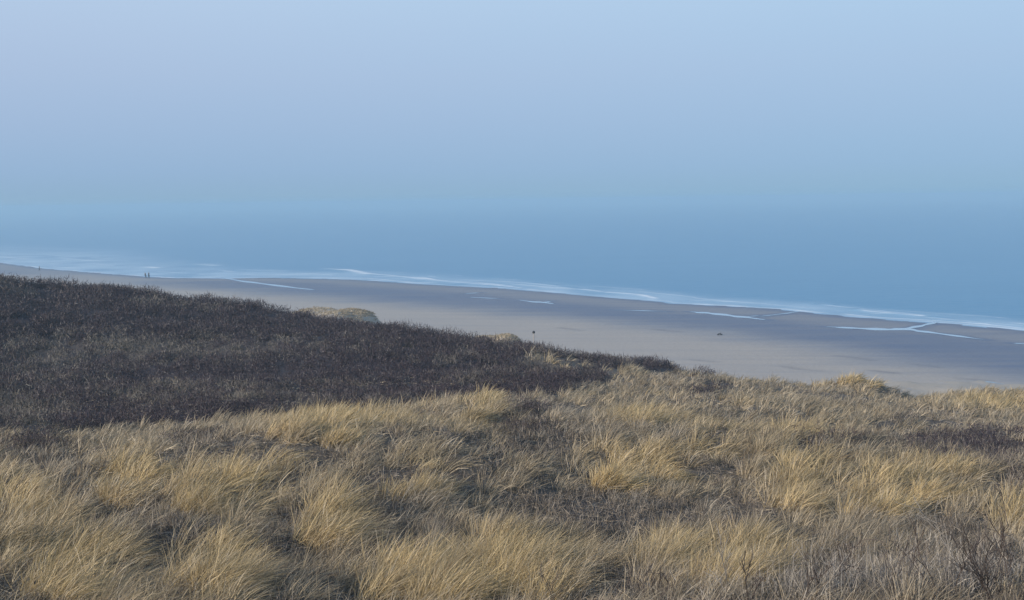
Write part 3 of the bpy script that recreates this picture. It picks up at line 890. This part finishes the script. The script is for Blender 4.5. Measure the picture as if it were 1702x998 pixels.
def person(px, py, yaw, coat, trousers, hairc, label, lean=0.0, h=1.75, stride=.2):
    p = on_beach([px], [py])[0]
    root = bpy.data.objects.new('person', None); COL.objects.link(root)
    root.location = p; root.rotation_euler = (0, 0, yaw); root.scale = (h / 1.75,) * 3
    tag(root, label, 'person', 'walkers on the beach')
    f = lean  # forward (+x)
    J = [((0, 0, .93), (.15, .11)), ((.03 * f, 0, 1.12), (.14, .10)), ((.14 * f, 0, 1.36), (.17, .11)), ((.2 * f, 0, 1.49), .06), ((.24 * f, 0, 1.58), .075), ((.27 * f + .015, 0, 1.67), (.085, .1)), ((.27 * f + .01, 0, 1.73), .05),
         ((.02, .1, .86), .09), ((stride * .5, .11, .48), .06), ((stride * .75, .11, .09), .042), ((stride * .75 + .15, .12, .03), .035),
         ((0, -.1, .86), .09), ((-stride * .3, -.11, .48), .06), ((-stride, -.11, .11), .042), ((-stride + .14, -.12, .03), .035),
         ((.14 * f, .2, 1.40), .06), ((.14 * f - .05, .25, 1.12), .045), ((.14 * f + .06, .25, .88), .03), ((.14 * f + .09, .25, .78), .03),
         ((.14 * f, -.2, 1.40), .06), ((.14 * f + .03, -.25, 1.12), .045), ((.14 * f + .16, -.23, .92), .03), ((.14 * f + .2, -.22, .83), .03)]
    E = [(0, 1), (1, 2), (2, 3), (3, 4), (4, 5), (5, 6), (0, 7), (7, 8), (8, 9), (9, 10), (0, 11), (11, 12), (12, 13), (13, 14),
         (2, 15), (15, 16), (16, 17), (17, 18), (2, 19), (19, 20), (20, 21), (21, 22)]
    skin_mesh('body', J, E, plain('skin', (.5, .32, .24)), parent=root)
    g = 1.22
    CJ = [((0, 0, .86), (.19 * 1, .15)), ((.03 * f, 0, 1.12), (.17, .135)), ((.14 * f, 0, 1.38), (.19, .13)), ((.19 * f, 0, 1.48), (.085, .085))] + \
         [(J[k][0], J[k][1] * g + .012) for k in (15, 16, 17)] + [(J[k][0], J[k][1] * g + .012) for k in (19, 20, 21)]
    skin_mesh('jacket', CJ, [(0, 1), (1, 2), (2, 3), (2, 4), (4, 5), (5, 6), (2, 7), (7, 8), (8, 9)], plain('jacket_cloth', coat), parent=root)
    TJ = [((0, 0, .93), (.165, .13))] + [(J[k][0], J[k][1] * 1.25 + .01) for k in (7, 8, 9)] + [(J[k][0], J[k][1] * 1.25 + .01) for k in (11, 12, 13)]
    skin_mesh('trousers', TJ, [(0, 1), (1, 2), (2, 3), (0, 4), (4, 5), (5, 6)], plain('trouser_cloth', trousers), parent=root)
    hx = .27 * f
    skin_mesh('hair', [((hx - .035, 0, 1.66), (.085, .085)), ((hx - .015, 0, 1.735), (.085, .07))], [(0, 1)], plain('hair', hairc), parent=root)
    skin_mesh('shoes', [((stride * .75, .115, .05), .05), ((stride * .75 + .16, .12, .035), .042)], [(0, 1)], plain('shoe', (.03, .03, .03)), parent=root).name = 'shoe'
    skin_mesh('shoe', [((-stride, -.115, .07), .05), ((-stride + .15, -.12, .035), .042)], [(0, 1)], plain('shoe', (.03, .03, .03)), parent=root)
    return root


person(242.3, 463.0, 2.8, (.10, .055, .03), (.03, .03, .05), (.03, .02, .02), 'left one of two walkers by the water, brown jacket, body leaning forward', lean=.9, h=1.72)
person(247.6, 463.3, 2.9, (.035, .035, .06), (.03, .03, .045), (.02, .02, .02), 'right one of two walkers by the water, dark coat, upright', lean=.1, h=1.85)
person(65.5, 450.5, .4, (.04, .04, .06), (.04, .04, .06), (.03, .03, .03), 'lone dark walker far down the beach at the left', lean=.3, h=1.7)

# ------------------------------------------------------------------ marker post behind the ridge
pp = at_depth(887, 552, 88)
root = bpy.data.objects.new('marker_post', None); COL.objects.link(root)
zg = float(dune_z(np.array([pp[0]]), np.array([pp[1]]))[0])
root.location = (pp[0], pp[1], zg)
tag(root, 'thin pale post with a small dark top sticking up behind the dark ridge', 'post')
hh = pp[2] - zg
V, L, S, C = [], [], [], []
tube([(0, 0, -.2), (.01, 0, hh * .5), (0, 0, hh)], .05, .042, V, L, S, C, np.array([.4, .36, .33]), 8)
make_mesh('shaft', np.vstack(V), L, S, M_TWIG, parent=root, col=np.vstack(C))
V, L, S, C = [], [], [], []
tube([(0, 0, hh - .13), (0, 0, hh - .12), (0, 0, hh - .04), (0, 0, hh + .06), (0, 0, hh + .1)], .11, .11, V, L, S, C, np.array([.02, .02, .025]), 10)
Vv = np.vstack(V); prof = np.repeat([.3, 1, 1.15, .9, .2], 10)[:, None]
Vv[:, :2] *= prof
make_mesh('cap', Vv, L, S, M_TWIG, parent=root, col=np.vstack(C))

# ------------------------------------------------------------------ dark lump of driftwood
pl_ = on_beach([1196.5], [557.6])[0]
root = bpy.data.objects.new('driftwood', None); COL.objects.link(root); root.location = pl_
tag(root, 'small dark lump of driftwood alone on the pale sand in the middle of the beach', 'driftwood')
V, L, S, C = [], [], [], []
tube([(-.34, .0, .05), (-.3, .0, .12), (-.1, .03, .2), (.1, 0, .19), (.28, -.03, .1), (.36, -.03, .04)], .13, .08, V, L, S, C, np.array([.03, .024, .022]), 9)
vv_ = np.vstack(V) + R.normal(size=(54, 3)) * .012
make_mesh('log', vv_, L, S, M_TWIG, parent=root, col=np.vstack(C))
V, L, S, C = [], [], [], []
tube([(.02, 0, .22), (.1, .02, .36), (.2, .05, .42)], .04, .015, V, L, S, C, np.array([.04, .03, .025]), 6)
tube([(-.12, 0, .2), (-.22, -.05, .33)], .035, .012, V, L, S, C, np.array([.04, .03, .025]), 6)
make_mesh('branch', np.vstack(V), L, S, M_TWIG, parent=root, col=np.vstack(C))

# ------------------------------------------------------------------ haze
HX, HY0, HY1, HB, HT = 9500, -300, 11500, -4.0, 24.0
me = bpy.data.meshes.new('haze')
hv = [(x, y, z) for x in (-HX, HX) for y in (HY0, HY1) for z in (HB, HT)]
me.from_pydata(hv, [], [(0, 1, 3, 2), (4, 6, 7, 5), (0, 4, 5, 1), (2, 3, 7, 6), (0, 2, 6, 4), (1, 5, 7, 3)])
hz = bpy.data.objects.new('haze', me); COL.objects.link(hz)
m, nt, out = nmat('haze_air')
pv = N(nt, 'ShaderNodeVolumePrincipled', Density=0.0009, Anisotropy=0.0)
pv.inputs['Color'].default_value = (0.44, 0.64, 0.79, 1)
nt.links.new(pv.outputs[0], out.inputs['Volume'])
me.materials.append(m)
tag(hz, 'thin blue sea haze', 'haze', kind='stuff')

# ------------------------------------------------------------------ sky and sun
w = bpy.data.worlds.new('World'); SC.world = w; w.use_nodes = True
nt = w.node_tree; nt.nodes.clear()
out = N(nt, 'ShaderNodeOutputWorld'); bg = N(nt, 'ShaderNodeBackground', Strength=0.1)
sky = N(nt, 'ShaderNodeTexSky', _sky_type='NISHITA', _sun_disc=False)
sky.sun_elevation = SUN_EL; sky.sun_rotation = SUN_AZ; sky.air_density = 1.0; sky.dust_density = 0.4; sky.ozone_density = 2.0; sky.altitude = 0
tc = N(nt, 'ShaderNodeTexCoord'); sp = N(nt, 'ShaderNodeSeparateXYZ')
nt.links.new(tc.outputs['Generated'], sp.inputs[0])
ram = N(nt, 'ShaderNodeValToRGB'); cr = ram.color_ramp


def lin(c): return [((v / 255 + .055) / 1.055) ** 2.4 if v > 10 else v / 255 / 12.92 for v in c]


mr = N(nt, 'ShaderNodeMapRange'); mr.inputs['From Min'].default_value = 0.0; mr.inputs['From Max'].default_value = 1.0
nt.links.new(sp.outputs['Z'], mr.inputs['Value']); nt.links.new(mr.outputs[0], ram.inputs['Fac'])
st = [(0.0, (140, 178, 211)), (.03, (149, 182, 219)), (.07, (161, 188, 223)), (.12, (173, 196, 228)), (.19, (184, 208, 237)), (.5, (160, 184, 218)), (1.0, (130, 160, 200))]
cr.elements[0].position = 0; cr.elements[0].color = lin(st[0][1]) + [1]
cr.elements[1].position = 1; cr.elements[1].color = lin(st[-1][1]) + [1]
for pz, c in st[1:-1]:
    e = cr.elements.new(pz); e.color = lin(c) + [1]
sc10 = N(nt, 'ShaderNodeVectorMath', _operation='SCALE'); sc10.inputs['Scale'].default_value = 10.0
# streaky veil: left part greyer, right part bluer
n1 = N(nt, 'ShaderNodeTexNoise', Scale=2.2, Detail=3.0)
mpn = N(nt, 'ShaderNodeMapping'); mpn.inputs['Scale'].default_value = (1, 1, 5)
nt.links.new(tc.outputs['Generated'], mpn.inputs[0]); nt.links.new(mpn.outputs[0], n1.inputs['Vector'])
xr = N(nt, 'ShaderNodeMapRange'); xr.inputs['From Min'].default_value = -.5; xr.inputs['From Max'].default_value = .45
nt.links.new(sp.outputs['X'], xr.inputs['Value'])
ad = N(nt, 'ShaderNodeMath', _operation='MULTIPLY_ADD'); ad.inputs[1].default_value = .5
nt.links.new(n1.outputs['Fac'], ad.inputs[0]); nt.links.new(xr.outputs[0], ad.inputs[2])
s2 = N(nt, 'ShaderNodeMath', _operation='SUBTRACT', _use_clamp=True); s2.inputs[1].default_value = .25
nt.links.new(ad.outputs[0], s2.inputs[0])
tint = N(nt, 'ShaderNodeMix', _data_type='RGBA'); tint.inputs[6].default_value = (1.01, .988, .975, 1); tint.inputs[7].default_value = (.94, 1.005, 1.0, 1)
nt.links.new(s2.outputs[0], tint.inputs['Factor'])
tm = N(nt, 'ShaderNodeMix', _data_type='RGBA', _blend_type='MULTIPLY'); tm.inputs['Factor'].default_value = 1
nt.links.new(ram.outputs[0], tm.inputs[6]); nt.links.new(tint.outputs[2], tm.inputs[7])
nt.links.new(tm.outputs[2], sc10.inputs[0])
mix = N(nt, 'ShaderNodeMix', _data_type='RGBA'); mix.inputs['Factor'].default_value = .93
nt.links.new(sky.outputs[0], mix.inputs[6]); nt.links.new(sc10.outputs[0], mix.inputs[7])
nt.links.new(mix.outputs[2], bg.inputs['Color']); nt.links.new(bg.outputs[0], out.inputs['Surface'])

sd = bpy.data.lights.new('sun', 'SUN'); sd.energy = 4.8; sd.angle = math.radians(.6); sd.color = (1.0, .91, .78)
so = bpy.data.objects.new('sun', sd); COL.objects.link(so)
Sv = Vector((math.cos(SUN_EL) * math.sin(SUN_AZ), math.cos(SUN_EL) * math.cos(SUN_AZ), math.sin(SUN_EL)))
so.rotation_euler = Sv.to_track_quat('Z', 'Y').to_euler(); so.location = (0, 0, 60)

SC.view_settings.view_transform = 'Standard'; SC.view_settings.look = 'None'; SC.view_settings.gamma = 1; SC.view_settings.exposure = 0.0
c = SC.cycles
c.max_bounces = 4; c.diffuse_bounces = 2; c.glossy_bounces = 2; c.transmission_bounces = 2; c.volume_bounces = 1; c.transparent_max_bounces = 4
c.use_denoising = True
